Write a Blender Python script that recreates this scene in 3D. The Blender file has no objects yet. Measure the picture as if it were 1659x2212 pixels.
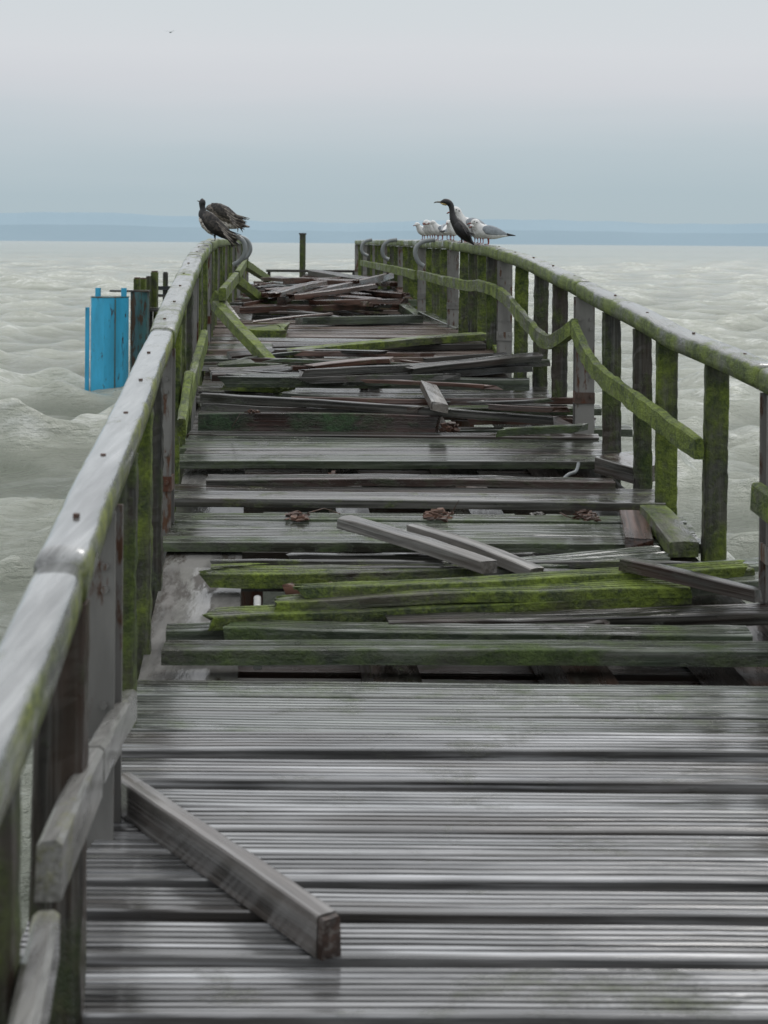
import bpy, math, random
import numpy as np
from mathutils import Vector, Matrix, noise
random.seed(7)
C = bpy.context.scene.collection
# ---------------------------------------------------------------- frame of the place
F=3200.0; U0=829.5; V0=525.0; CZ=2.3; ROLL=math.radians(0.42)
cr,sr=math.cos(ROLL),math.sin(ROLL)
HY=[0,2.5,5,7.3,9,11,13,16,21,27,36]
HH=[1.66,1.62,1.5,1.36,1.22,1.06,0.96,0.90,0.885,0.875,0.87]
def hd(Y): return float(np.interp(Y,HY,HH))
def deckz(Y): return CZ-hd(Y)
def sm(t): t=max(0,min(1,t)); return t*t*(3-2*t)
def XL(Y): return -0.4-0.087*Y+0.25*sm((Y-16)/18)
def XR(Y): return XL(Y)+2.5
def railz(Y): return deckz(Y)+0.95-0.015*sm((Y-10)/8)
def unroll(u,v):
    du=u-U0; dv=v-V0
    return du*cr+dv*sr, -du*sr+dv*cr
def P(u,v,Y):
    x,y=unroll(u,v); return Vector((x/F*Y,Y,CZ-y/F*Y))
def G(u,v,e=0.0):
    x,y=unroll(u,v); lo,hi=1.5,70
    for _ in range(50):
        m=(lo+hi)/2
        if F*(hd(m)-e)/m>y: lo=m
        else: hi=m
    return P(u,v,lo)
def Yside(u,side):
    fn=XR if side>0 else XL
    best=min((abs(U0+F*fn(y)/y-u),y) for y in np.arange(2,36,0.02))
    return float(best[1])
# ---------------------------------------------------------------- objects
WM={}
def place(o,M,parent=None):
    WM[o.name]=M
    if parent is not None:
        o.parent=parent; o.matrix_basis=WM[parent.name].inverted()@M
    else: o.matrix_basis=M
def tag(o,label=None,cat=None,group=None,kind=None):
    if label: o['label']=label
    if cat: o['category']=cat
    if group: o['group']=group
    if kind: o['kind']=kind
    return o
def empty(name,loc,rz=0,label=None,cat=None,group=None):
    o=bpy.data.objects.new(name,None); C.objects.link(o); o.empty_display_size=0.1
    place(o,Matrix.Translation(loc)@Matrix.Rotation(rz,4,'Z')); return tag(o,label,cat,group)
class MB:
    def __init__(s): s.v=[]; s.f=[]
    def add(s,vs,fs):
        n=len(s.v); s.v+= [tuple(v) for v in vs]; s.f+=[tuple(i+n for i in f) for f in fs]; return s
    def box(s,c,d,M=None,ch=0.0):
        x,y,z=d[0]/2,d[1]/2,d[2]/2
        if ch>0:
            prof=[(-x+ch,-y),(x-ch,-y),(x,-y+ch),(x,y-ch),(x-ch,y),(-x+ch,y),(-x,y-ch),(-x,-y+ch)]
        else: prof=[(-x,-y),(x,-y),(x,y),(-x,y)]
        n=len(prof); vs=[Vector((p[0],p[1],q)) for q in (-z,z) for p in prof]
        vs=[(M@v if M else v)+Vector(c) for v in vs]
        fs=[(i,(i+1)%n,n+(i+1)%n,n+i) for i in range(n)]+[tuple(range(n))[::-1],tuple(range(n,2*n))]
        return s.add(vs,fs)
    def tube(s,pts,rs,n=10):
        pts=[Vector(p) for p in pts]
        if not hasattr(rs,'__len__'): rs=[rs]*len(pts)
        vs=[];fs=[]; up=None
        for i,p in enumerate(pts):
            t=(pts[min(i+1,len(pts)-1)]-pts[max(i-1,0)]).normalized()
            if up is None:
                up=Vector((0,0,1)) if abs(t.z)<0.9 else Vector((1,0,0))
            a=t.cross(up).normalized(); b=a.cross(t).normalized(); up=b
            for k in range(n):
                an=2*math.pi*k/n; vs.append(p+(a*math.cos(an)+b*math.sin(an))*rs[i])
        for i in range(len(pts)-1):
            for k in range(n):
                fs.append((i*n+k,i*n+(k+1)%n,(i+1)*n+(k+1)%n,(i+1)*n+k))
        fs.append(tuple(range(n))); fs.append(tuple(range((len(pts)-1)*n,len(pts)*n))[::-1])
        return s.add(vs,fs)
    def loft(s,st,n=14,k=1.0,rough=0.0):
        st=[tuple(a)+((0,) if len(a)==4 else ()) for a in st]
        if len(st)>5 and rough>=0:
            out=[]
            for i in range(len(st)-1):
                p0=st[max(i-1,0)];p1=st[i];p2=st[i+1];p3=st[min(i+2,len(st)-1)]
                for h in range(3):
                    t=h/3; q=[0.5*((2*b)+(c-a)*t+(2*a-5*b+4*c-d)*t*t+(3*b-a-3*c+d)*t**3) for a,b,c,d in zip(p0,p1,p2,p3)]
                    q[2]=max(q[2],0.2); q[3]=max(q[3],0.2); out.append(tuple(q))
            st=out+[st[-1]]
        vs=[];fs=[]; o1=st[0][0]*3.1+st[0][1]
        for i,(x,z,ry,rz,y) in enumerate(st):
            a=st[max(i-1,0)]; b=st[min(i+1,len(st)-1)]
            t=Vector((b[0]-a[0],b[1]-a[1])); t.normalize(); nx,nz=-t.y,t.x
            for q in range(n):
                an=2*math.pi*q/n; f=1+rough*noise.noise(Vector((x*0.25+o1,math.cos(an)*2.2,math.sin(an)*2.2+z*0.1)))
                vs.append((k*(x+nx*rz*f*math.sin(an)),k*(y+ry*f*math.cos(an)),k*(z+nz*rz*f*math.sin(an))))
        for i in range(len(st)-1):
            for q in range(n):
                fs.append((i*n+q,i*n+(q+1)%n,(i+1)*n+(q+1)%n,(i+1)*n+q))
        fs.append(tuple(range(n))[::-1]); fs.append(tuple(range((len(st)-1)*n,len(st)*n)))
        return s.add(vs,fs)
    def build(s,name,mat,M=None,parent=None,smooth=False):
        me=bpy.data.meshes.new(name); me.from_pydata(s.v,[],s.f); me.update()
        me.materials.append(mat)
        if smooth: me.polygons.foreach_set('use_smooth',[True]*len(me.polygons))
        o=bpy.data.objects.new(name,me); C.objects.link(o)
        if M is None: M=WM[parent.name] if parent is not None else Matrix.Identity(4)
        place(o,M,parent); return o
# ---------------------------------------------------------------- materials
def mat_new(name):
    m=bpy.data.materials.new(name); m.use_nodes=True; nt=m.node_tree
    return m,nt,nt.nodes['Principled BSDF']
def N(nt,t,**kw):
    n=nt.nodes.new(t)
    for k,v in kw.items(): setattr(n,k,v)
    return n
def ramp(nt,stops,src):
    r=nt.nodes.new('ShaderNodeValToRGB'); e=r.color_ramp.elements
    while len(e)<len(stops): e.new(0.5)
    for i,(p,c) in enumerate(stops):
        e[i].position=p; e[i].color=(tuple(c)+(1,)) if hasattr(c,'__len__') else (c,c,c,1)
    nt.links.new(src,r.inputs[0]); return r
def mixc(nt,f,a,b,mode='MIX'):
    m=nt.nodes.new('ShaderNodeMix'); m.data_type='RGBA'; m.blend_type=mode
    for sock,val in ((m.inputs[0],f),(m.inputs[6],a),(m.inputs[7],b)):
        if isinstance(val,bpy.types.NodeSocket): nt.links.new(val,sock)
        elif hasattr(val,'__len__'): sock.default_value=tuple(val)+(1,)
        else: sock.default_value=val
    return m.outputs[2]
def math_(nt,op,a,b=None,clamp=False):
    m=nt.nodes.new('ShaderNodeMath'); m.operation=op; m.use_clamp=clamp
    for i,val in ((0,a),(1,b)):
        if val is None: continue
        if isinstance(val,bpy.types.NodeSocket): nt.links.new(val,m.inputs[i])
        else: m.inputs[i].default_value=val
    return m.outputs[0]
def tnoise(nt,vec,scale,detail=5,rough=0.6):
    n=N(nt,'ShaderNodeTexNoise'); n.inputs['Scale'].default_value=scale; n.inputs['Detail'].default_value=detail
    n.inputs['Roughness'].default_value=rough
    nt.links.new(vec,n.inputs['Vector']); return n.outputs['Fac']
def coords(nt,scale,rnd=True,axis='X'):
    tc=N(nt,'ShaderNodeTexCoord'); out=tc.outputs['Object']
    if rnd:
        oi=N(nt,'ShaderNodeObjectInfo'); ad=N(nt,'ShaderNodeVectorMath',operation='ADD')
        nt.links.new(out,ad.inputs[0]); nt.links.new(math_(nt,'MULTIPLY',oi.outputs['Random'],43.0),ad.inputs[1]); out=ad.outputs[0]
    mp=N(nt,'ShaderNodeMapping'); mp.inputs['Scale'].default_value=scale; nt.links.new(out,mp.inputs['Vector'])
    return mp.outputs[0]
def ax(a,along,across): return tuple(along if c==a else across for c in 'XYZ')
def wood(name,c1,c2,moss,mc1=(0.024,0.044,0.009),mc2=(0.165,0.225,0.026),axis='X',rough=(0.12,0.5),pale=0.25,palec=(0.34,0.34,0.32),topclean=0.0,coat=0.35,contrast=0.75,tint=None,along=1.0,bump=0.8,tinta=0.6):
    m,nt,b=mat_new(name); L=nt.links
    v=coords(nt,ax(axis,along,22)); v2=coords(nt,ax(axis,along*1.4,58)); vo=coords(nt,(1,1,1)); v3=coords(nt,ax(axis,along*1.8,7)); vm=coords(nt,ax(axis,4.0,8))
    g=tnoise(nt,v,1.6,4,0.68); g2=tnoise(nt,v2,1.0,3); br=tnoise(nt,v3,1.4,4)
    col=ramp(nt,[(0.33,c1),(0.67,c2)],g).outputs[0]
    col=mixc(nt,math_(nt,'MULTIPLY',ramp(nt,[(0.50,0.0),(0.66,1.0)],g2).outputs[0],pale),col,palec)
    col=mixc(nt,contrast,col,ramp(nt,[(0.38,0.22),(0.58,1.0)],br).outputs[0],'MULTIPLY')
    if tint:
        col=mixc(nt,math_(nt,'MULTIPLY',ramp(nt,[(0.50,0.0),(0.62,1.0)],tnoise(nt,v3,0.8,3)).outputs[0],tinta),col,tint)
    oi=N(nt,'ShaderNodeObjectInfo')
    col=mixc(nt,0.5,col,ramp(nt,[(0.0,0.45),(1.0,1.0)],oi.outputs['Random']).outputs[0],'MULTIPLY')
    mn=tnoise(nt,vm,1.2,8,0.72)
    mn=math_(nt,'ADD',mn,math_(nt,'MULTIPLY',math_(nt,'SUBTRACT',tnoise(nt,vo,1.9,2),0.5),0.6))
    mn=math_(nt,'ADD',mn,math_(nt,'MULTIPLY',math_(nt,'SUBTRACT',oi.outputs['Random'],0.5),0.10))
    if topclean:
        ge=N(nt,'ShaderNodeNewGeometry'); sp=N(nt,'ShaderNodeSeparateXYZ'); L.new(ge.outputs['Normal'],sp.inputs[0])
        tz=ramp(nt,[(0.40,0.0),(0.9,1.0)],sp.outputs[2]).outputs[0]
        mn=math_(nt,'SUBTRACT',mn,math_(nt,'MULTIPLY',tz,topclean))
    thr=0.80-0.55*moss
    mr=N(nt,'ShaderNodeMapRange'); mr.inputs[1].default_value=thr-0.11; mr.inputs[2].default_value=thr+0.12; L.new(mn,mr.inputs[0])
    mf=mr.outputs[0]
    fine=tnoise(nt,vo,55,4,0.7); mid=tnoise(nt,vo,8,3)
    mcol=ramp(nt,[(0.40,mc1),(0.61,mc2)],math_(nt,'ADD',math_(nt,'MULTIPLY',fine,0.5),math_(nt,'MULTIPLY',mid,0.5))).outputs[0]
    col=mixc(nt,math_(nt,'MULTIPLY',mf,0.9),col,mcol); L.new(col,b.inputs['Base Color'])
    rr=ramp(nt,[(0.35,rough[0]),(0.65,rough[1])],br).outputs[0]
    L.new(math_(nt,'ADD',rr,math_(nt,'MULTIPLY',mf,0.4),True),b.inputs['Roughness'])
    L.new(math_(nt,'MULTIPLY',math_(nt,'SUBTRACT',1.0,mf),coat),b.inputs['Coat Weight']); b.inputs['Coat Roughness'].default_value=0.14
    h=math_(nt,'ADD',math_(nt,'MULTIPLY',g,0.7),math_(nt,'MULTIPLY',g2,0.5))
    h=math_(nt,'ADD',h,math_(nt,'MULTIPLY',math_(nt,'MULTIPLY',mf,fine),2.6))
    bp=N(nt,'ShaderNodeBump'); bp.inputs['Strength'].default_value=bump; bp.inputs['Distance'].default_value=0.007
    L.new(h,bp.inputs['Height']); L.new(bp.outputs[0],b.inputs['Normal']); return m
M_fore=wood('wet_grey_decking',(0.040,0.039,0.038),(0.31,0.31,0.31),0.14,pale=0.8,palec=(0.66,0.67,0.69),rough=(0.05,0.26),coat=1.0,tint=(0.060,0.048,0.038),along=0.5,bump=0.45,contrast=0.8,tinta=0.55,mc1=(0.03,0.035,0.022),mc2=(0.11,0.125,0.07))  # pale streaks paint reflected sky into the wood colour
M_foreg=wood('wet_greenish_decking',(0.035,0.040,0.034),(0.24,0.255,0.235),0.32,pale=0.7,palec=(0.52,0.55,0.52),rough=(0.05,0.28),coat=1.0,tint=(0.05,0.045,0.035),along=0.5,bump=0.45,contrast=0.75,tinta=0.5,mc1=(0.03,0.045,0.022),mc2=(0.12,0.16,0.07))  # same painted sky reflections in its pale streaks
M_deckg=wood('wet_green_decking',(0.016,0.026,0.016),(0.14,0.165,0.115),0.38,pale=0.55,palec=(0.33,0.36,0.31),coat=0.9,rough=(0.08,0.4),tint=(0.03,0.025,0.02),along=0.5,bump=0.5,mc2=(0.09,0.135,0.04))
M_deckd=wood('dark_old_decking',(0.016,0.017,0.015),(0.15,0.145,0.13),0.24,pale=0.55,palec=(0.36,0.355,0.35),coat=0.9,rough=(0.08,0.4),tint=(0.06,0.035,0.025),along=0.5,bump=0.5)
M_deckr=wood('brown_old_decking',(0.055,0.036,0.028),(0.20,0.145,0.115),0.16,pale=0.45,palec=(0.32,0.26,0.22),contrast=0.6,along=0.5)
M_moss=wood('mossy_board',(0.025,0.028,0.018),(0.12,0.125,0.08),0.68,pale=0.35,palec=(0.25,0.25,0.2),tint=(0.035,0.02,0.015),along=0.6,mc2=(0.185,0.25,0.028))
M_green=wood('green_stained_board',(0.010,0.018,0.010),(0.085,0.11,0.07),0.40,tint=(0.022,0.014,0.01),coat=0.7,along=0.6,mc2=(0.09,0.135,0.033))
M_dark=wood('dark_wet_board',(0.009,0.009,0.008),(0.055,0.050,0.043),0.22,pale=0.4,palec=(0.18,0.175,0.16),tint=(0.05,0.022,0.015),along=0.6,mc2=(0.06,0.09,0.03))
M_red=wood('reddish_rotten_board',(0.026,0.013,0.009),(0.14,0.066,0.044),0.12,pale=0.25,palec=(0.25,0.15,0.12),along=0.6)
M_redgreen=wood('red_and_green_beam',(0.018,0.011,0.009),(0.07,0.03,0.024),0.50,mc1=(0.010,0.024,0.010),mc2=(0.045,0.10,0.038))
M_grey=wood('bare_grey_board',(0.09,0.083,0.077),(0.29,0.272,0.25),0.12,pale=0.5,palec=(0.52,0.52,0.50),rough=(0.2,0.5),contrast=0.6,along=0.6,tint=(0.09,0.072,0.058))
M_beam=wood('wet_grey_brown_beam',(0.055,0.050,0.046),(0.22,0.205,0.19),0.12,pale=0.55,palec=(0.42,0.41,0.40),rough=(0.12,0.4),contrast=0.75,along=0.6,tint=(0.07,0.048,0.036),coat=0.7,tinta=0.6)
M_endg=wood('dark_rotten_end_grain',(0.012,0.007,0.005),(0.075,0.042,0.030),0.05,rough=(0.3,0.7),coat=0.2)
M_post=wood('mossy_baluster',(0.018,0.018,0.012),(0.095,0.095,0.065),0.64,axis='Z',coat=0.15,rough=(0.3,0.7),pale=0.4,palec=(0.2,0.2,0.17),mc2=(0.155,0.205,0.028))
M_postd=wood('dark_baluster',(0.012,0.013,0.010),(0.055,0.052,0.04),0.44,mc2=(0.10,0.14,0.025),axis='Z',coat=0.1,rough=(0.3,0.7),tint=(0.045,0.028,0.018))
M_postb=wood('rusty_brown_baluster',(0.010,0.008,0.006),(0.050,0.034,0.024),0.28,mc2=(0.07,0.08,0.025),axis='Z',coat=0.2,rough=(0.3,0.7),tint=(0.045,0.022,0.013),tinta=0.7)
M_rail=wood('weathered_handrail',(0.14,0.145,0.14),(0.34,0.35,0.345),0.64,mc1=(0.06,0.08,0.018),mc2=(0.25,0.28,0.045),axis='Y',topclean=0.28,pale=0.5,palec=(0.52,0.53,0.53),rough=(0.07,0.26),coat=0.8,contrast=0.5,along=0.8,bump=0.5)
M_railg=wood('mossy_handrail',(0.09,0.095,0.08),(0.27,0.275,0.25),0.82,mc1=(0.038,0.062,0.014),mc2=(0.19,0.25,0.038),axis='Y',topclean=0.24,pale=0.4,palec=(0.45,0.46,0.44),rough=(0.10,0.32),coat=0.6,contrast=0.5,along=0.8)
M_rot=wood('rotten_wood',(0.030,0.013,0.008),(0.18,0.085,0.052),0.05,rough=(0.4,0.8),coat=0.0)
def steel(name,c,rust,rc=(0.16,0.06,0.025),rough=0.45,axis='Z',scale=6,dirt=0.5,along=0.4):
    m,nt,b=mat_new(name); L=nt.links
    vo=coords(nt,ax(axis,along,1.6)); a=tnoise(nt,vo,scale,7,0.7); f=tnoise(nt,vo,30,4)
    base=mixc(nt,dirt,c,ramp(nt,[(0.38,0.3),(0.6,1.0)],tnoise(nt,vo,3.5,5)).outputs[0],'MULTIPLY')
    mr=N(nt,'ShaderNodeMapRange'); mr.inputs[1].default_value=0.74-rust*0.4; mr.inputs[2].default_value=0.80-rust*0.4; L.new(a,mr.inputs[0])
    col=mixc(nt,mr.outputs[0],base,mixc(nt,f,rc,tuple(x*0.35 for x in rc)))
    L.new(col,b.inputs['Base Color']); L.new(math_(nt,'ADD',math_(nt,'MULTIPLY',mr.outputs[0],0.4),rough,True),b.inputs['Roughness'])
    bp=N(nt,'ShaderNodeBump'); bp.inputs['Strength'].default_value=0.4; bp.inputs['Distance'].default_value=0.004
    L.new(math_(nt,'ADD',a,math_(nt,'MULTIPLY',f,0.4)),bp.inputs['Height']); L.new(bp.outputs[0],b.inputs['Normal']); return m
M_steel=steel('grey_painted_steel',(0.21,0.205,0.195),0.46,rc=(0.12,0.055,0.028))
M_rusty=steel('rusty_steel',(0.10,0.065,0.05),0.65,rc=(0.11,0.04,0.02))
M_pipe=steel('galvanised_pipe',(0.22,0.24,0.245),0.2,rough=0.3)
M_blue=steel('blue_painted_steel',(0.045,0.42,0.68),0.40,rc=(0.065,0.045,0.032),rough=0.4,scale=6,dirt=0.35,along=0.4)
M_bluer=steel('rusted_blue_steel',(0.05,0.14,0.15),0.62,rc=(0.10,0.055,0.03),rough=0.5)
M_plate=steel('wet_grey_plate',(0.21,0.205,0.195),0.55,rc=(0.055,0.045,0.035),rough=0.06,axis='Y',dirt=0.9,scale=5)
M_white=steel('white_plastic',(0.55,0.55,0.53),0.2,rough=0.3)
def plain(name,c,rough=0.6,var=0.3,scale=30,c2=None,bump=0.3):
    m,nt,b=mat_new(name); L=nt.links; vo=coords(nt,(1,1,1),rnd=False); a=tnoise(nt,vo,scale,5)
    c2=c2 or tuple(x*(1-var) for x in c)
    L.new(ramp(nt,[(0.42,c2),(0.58,c)],a).outputs[0],b.inputs['Base Color']); b.inputs['Roughness'].default_value=rough
    bp=N(nt,'ShaderNodeBump'); bp.inputs['Strength'].default_value=bump; bp.inputs['Distance'].default_value=0.003
    L.new(a,bp.inputs['Height']); L.new(bp.outputs[0],b.inputs['Normal']); return m
M_corm=plain('cormorant_plumage',(0.014,0.013,0.013),0.5,c2=(0.005,0.005,0.006),scale=60)
M_cormb=plain('mottled_brown_plumage',(0.18,0.15,0.125),0.6,c2=(0.014,0.012,0.010),scale=50)
M_wing=plain('brown_wing_plumage',(0.060,0.050,0.043),0.55,c2=(0.008,0.007,0.007),scale=45)
M_feath=plain('pale_edged_feather',(0.28,0.25,0.21),0.6,c2=(0.06,0.05,0.042),scale=40)
M_pale=plain('pale_breast_plumage',(0.60,0.57,0.52),0.7,c2=(0.10,0.08,0.065),scale=55)
M_gull=plain('white_gull_plumage',(0.72,0.72,0.71),0.7,var=0.15)
M_gullb=plain('young_gull_plumage',(0.50,0.47,0.44),0.7,c2=(0.18,0.145,0.12),scale=45)
M_gullw=plain('grey_gull_wing',(0.29,0.32,0.35),0.6,var=0.25)
M_black=plain('black_feather_tips',(0.012,0.012,0.013),0.5)
M_bill=plain('dark_red_bill',(0.18,0.035,0.02),0.4)
M_leg=plain('red_leg',(0.30,0.05,0.03),0.5)
M_billc=plain('horn_coloured_bill',(0.12,0.10,0.07),0.4)
M_yel=plain('yellow_throat',(0.5,0.38,0.16),0.5)
M_blk=plain('black_foot',(0.015,0.014,0.013),0.5)
# ---------------------------------------------------------------- planks
def rn(a): return random.uniform(-a,a)
def plank(name,a,b,w,th,mat,label=None,cat=None,group=None,parent=None,groove=True,jag=(0,0),bend=0.0,twist=0.0,tilt=0.0,seg=None,wob=0.003):
    a=Vector(a); b=Vector(b)
    if b.x<a.x and abs(b.x-a.x)>abs(b.y-a.y): a,b=b,a
    x=(b-a).normalized(); y=Vector((0,0,1)).cross(x).normalized(); z=x.cross(y)
    if tilt:
        R=Matrix.Rotation(tilt,3,x); y=R@y; z=R@z
    L=(b-a).length; org=(a+b)/2+y*(w/2)-z*th
    M=Matrix(((x.x,y.x,z.x,org.x),(x.y,y.y,z.y,org.y),(x.z,y.z,z.z,org.z),(0,0,0,1)))
    c=0.004; pr=[(-w/2,0),(-w/2,th-c)]
    if groove:
        n=max(2,round(w/0.024)); p=(w-2*c)/n
        pr.append((-w/2+c,th))
        for i in range(n):
            x0=-w/2+c+i*p; gd=random.uniform(0.005,0.010)
            if i: pr+=[(x0+p*0.08,th-gd),(x0+p*0.29,th-gd),(x0+p*0.36,th-random.uniform(0,0.001))]
            if i<n-1: pr+=[(x0+p*0.99,th-random.uniform(0,0.001))]
        pr.append((w/2-c,th))
    else: pr+=[(-w/2+c,th),(0,th+rn(0.002)),(w/2-c,th)]
    pr+=[(w/2,th-c),(w/2,0)]
    n=len(pr); seg=seg or max(4,int(L/0.12)); vs=[];fs=[]; o1=random.random()*100
    def jg(yy,zz,o): return 0.5*noise.noise(Vector((yy*90,zz*90,o)))+noise.noise(Vector((yy*25,zz*25,o)))+0.6
    for i in range(seg+1):
        t=i/seg; X=-L/2+L*t; bz=bend*math.sin(math.pi*t); tw=twist*(t-0.5)
        dy=wob*2*noise.noise(Vector((X*2,o1,0))); dz=wob*2*noise.noise(Vector((X*2.3,o1,5)))
        for j,(yy,zz) in enumerate(pr):
            xx=X
            if i==0: xx+=jag[0]*(jg(yy,zz,o1)+yy/w*0.6)
            if i==seg: xx-=jag[1]*(jg(yy,zz,o1+9)-yy/w*0.6)
            e=wob*1.0*noise.noise(Vector((X*9,yy*30,o1+zz*20)))
            vs.append((xx,yy+dy+e-zz*tw,zz+dz+bz+yy*tw+e))
    for i in range(seg):
        for j in range(n):
            fs.append((i*n+j,(i+1)*n+j,(i+1)*n+(j+1)%n,i*n+(j+1)%n))
    fs.append(tuple(range(n))); fs.append(tuple(range(seg*n,(seg+1)*n))[::-1])
    o=MB().add(vs,fs).build(name,mat,M,parent); return tag(o,label,cat,group)
# ================================================================ SETTING
def water():
    th=np.concatenate([np.linspace(-math.pi,-math.radians(22),60,endpoint=False),np.linspace(-math.radians(22),math.radians(20),700,endpoint=False),np.linspace(math.radians(20),math.pi,60,endpoint=False)])
    rs=[2.0]; r=4.0
    while r<350: rs.append(r); r*=1.0066
    while r<40000: rs.append(r); r*=1.12
    rs=np.array(rs); nr=len(rs); na=len(th)
    R,T=np.meshgrid(rs,th,indexing='ij'); X=R*np.sin(T); Y=R*np.cos(T); Z=np.zeros_like(X); DX=np.zeros_like(X); DY=np.zeros_like(X)
    rg=np.random.RandomState(23); dr=R*0.0066
    dens=np.where(np.abs(T)<math.radians(24),1.0,0.0)
    for i in range(110):
        lam=0.22*(6.0/0.22)**(rg.rand()**0.9); k=2*math.pi/lam; d=math.radians(-70+rg.normal()*42); ph=rg.rand()*6.28
        A=0.0088*lam**0.60*np.clip((lam/(dr+1e-6)-2.0)/3,0,1)*np.where(R>330,0,1)
        if lam<2: A=A*dens
        q=k*(X*math.cos(d)+Y*math.sin(d))+ph
        ck=min(1.0,0.55+0.2*lam)
        Z+=A*np.cos(q); DX-=A*math.cos(d)*np.sin(q)*ck; DY-=A*math.sin(d)*np.sin(q)*ck
    Z=np.where(Z>0,Z*(1+2.2*Z),Z*0.85)
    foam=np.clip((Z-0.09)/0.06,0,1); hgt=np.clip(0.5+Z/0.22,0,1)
    V=np.stack([X+DX,Y+DY,Z],-1).reshape(-1,3)
    V=np.concatenate([V,[[0,0,0]]]); foam=np.concatenate([foam.reshape(-1),[0]]); hgt=np.concatenate([hgt.reshape(-1),[0.5]])
    i=np.arange(nr-1)[:,None]; j=np.arange(na)[None,:]; j2=(j+1)%na
    q=np.stack([i*na+j+0*j2,i*na+j2,(i+1)*na+j2,(i+1)*na+j],-1).reshape(-1,4)[:, ::-1]
    me=bpy.data.meshes.new('water'); faces=q.tolist()+[(nr*na,(k+1)%na,k) for k in range(na)]
    me.from_pydata(V.tolist(),[],faces); me.update()
    me.polygons.foreach_set('use_smooth',[True]*len(me.polygons))
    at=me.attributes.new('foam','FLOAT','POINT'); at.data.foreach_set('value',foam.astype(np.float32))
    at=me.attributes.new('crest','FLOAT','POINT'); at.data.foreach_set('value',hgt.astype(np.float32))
    m,nt,b=mat_new('milky_green_water'); L=nt.links
    v=coords(nt,(0.7,1.5,1),rnd=False); v2=coords(nt,(0.10,0.30,1),rnd=False); v3=coords(nt,(0.004,0.02,1),rnd=False); v4=coords(nt,(0.05,0.30,1),rnd=False)
    n1=tnoise(nt,v,3.0,7,0.70); n2=tnoise(nt,v2,1.0,6,0.65); n3=tnoise(nt,v3,1.0,5); n4=tnoise(nt,v4,2.5,6,0.7)
    a=N(nt,'ShaderNodeAttribute',attribute_name='foam'); cr_=N(nt,'ShaderNodeAttribute',attribute_name='crest')
    mixn=math_(nt,'ADD',math_(nt,'MULTIPLY',n2,0.40),math_(nt,'MULTIPLY',n3,0.30))
    mixn=math_(nt,'ADD',mixn,math_(nt,'MULTIPLY',cr_.outputs['Fac'],0.30))  # light in the waves painted into the colour: pale crests, dark troughs
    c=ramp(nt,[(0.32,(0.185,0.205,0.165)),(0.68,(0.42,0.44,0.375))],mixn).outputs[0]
    f=math_(nt,'MULTIPLY',math_(nt,'MULTIPLY',a.outputs['Fac'],0.7),ramp(nt,[(0.47,0.0),(0.62,1.0)],n1).outputs[0])
    f2=math_(nt,'MULTIPLY',ramp(nt,[(0.58,0.0),(0.70,1.0)],n4).outputs[0],0.35)
    c=mixc(nt,math_(nt,'MAXIMUM',f,f2),c,(0.68,0.70,0.66)); L.new(c,b.inputs['Base Color'])
    b.inputs['IOR'].default_value=1.33; L.new(math_(nt,'ADD',math_(nt,'MULTIPLY',f,0.4),0.12),b.inputs['Roughness'])
    bp=N(nt,'ShaderNodeBump'); bp.inputs['Strength'].default_value=1.0; bp.inputs['Distance'].default_value=0.13
    L.new(math_(nt,'ADD',n1,math_(nt,'MULTIPLY',n2,2.5)),bp.inputs['Height']); L.new(bp.outputs[0],b.inputs['Normal'])
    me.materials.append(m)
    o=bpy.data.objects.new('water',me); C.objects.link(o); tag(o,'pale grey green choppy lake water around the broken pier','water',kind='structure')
water()
def hills():
    D=9000; mb=MB(); vs=[];fs=[]; n=420
    for i in range(n+1):
        a=math.radians(-75+150*i/n); u=U0+F*math.tan(a)
        hgt=150+22*noise.noise(Vector((a*7,0,0)))+10*noise.noise(Vector((a*30,3,0)))+5*noise.noise(Vector((a*110,3,0)))
        hgt+= 25*math.exp(-((u-150)/420)**2)-16*math.exp(-((u-760)/220)**2)
        x,y=D*math.sin(a),D*math.cos(a)
        vs+=[(x,y,-2),(x*1.02,y*1.02,hgt*0.55),(x*1.06,y*1.06,hgt),(x*1.3,y*1.3,hgt*0.6)]
    for i in range(n):
        for j in range(3): fs.append((i*4+j,(i+1)*4+j,(i+1)*4+j+1,i*4+j+1))
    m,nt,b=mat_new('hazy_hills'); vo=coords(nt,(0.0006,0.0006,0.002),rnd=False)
    nt.links.new(ramp(nt,[(0.35,(0.285,0.375,0.43)),(0.65,(0.305,0.395,0.45))],tnoise(nt,vo,1,5)).outputs[0],b.inputs['Base Color'])  # distance haze is put into the base colour
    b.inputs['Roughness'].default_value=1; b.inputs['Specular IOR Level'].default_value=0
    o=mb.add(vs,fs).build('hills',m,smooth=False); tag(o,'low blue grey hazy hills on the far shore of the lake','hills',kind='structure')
hills()
# ================================================================ PIER
pier=empty('pier',(XL(3)+1.25,3,0),label='long broken timber pier deck reaching out over the lake',cat='pier')
def deck_board(Y0,Y1,mat,e=0.0,xa=0.0,xb=0.0,jag=(0.01,0.01),groove=True,th=0.045,yaw=0.006,zj=0.004):
    z0=deckz(Y0)+e+rn(zj); z1=deckz(Y1)+e; t=math.atan2(z1-z0,Y1-Y0)+rn(0.025); dy=rn(yaw)
    if Y0<3.7: xa-=0.08
    a=Vector((XL(Y0)-0.03+xa+rn(0.025),Y0-dy,z0+rn(zj))); b=Vector((XR(Y0)+0.02+xb+rn(0.025),Y0+dy,z0+rn(zj)))
    return plank('deck_board',a,b,Y1-Y0,th,mat,parent=pier,jag=jag,tilt=t,groove=groove,bend=rn(0.005),seg=12,wob=0.0008)
y=0.3
while y<2.85: deck_board(y,y+0.145,M_fore); y+=0.155
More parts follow.
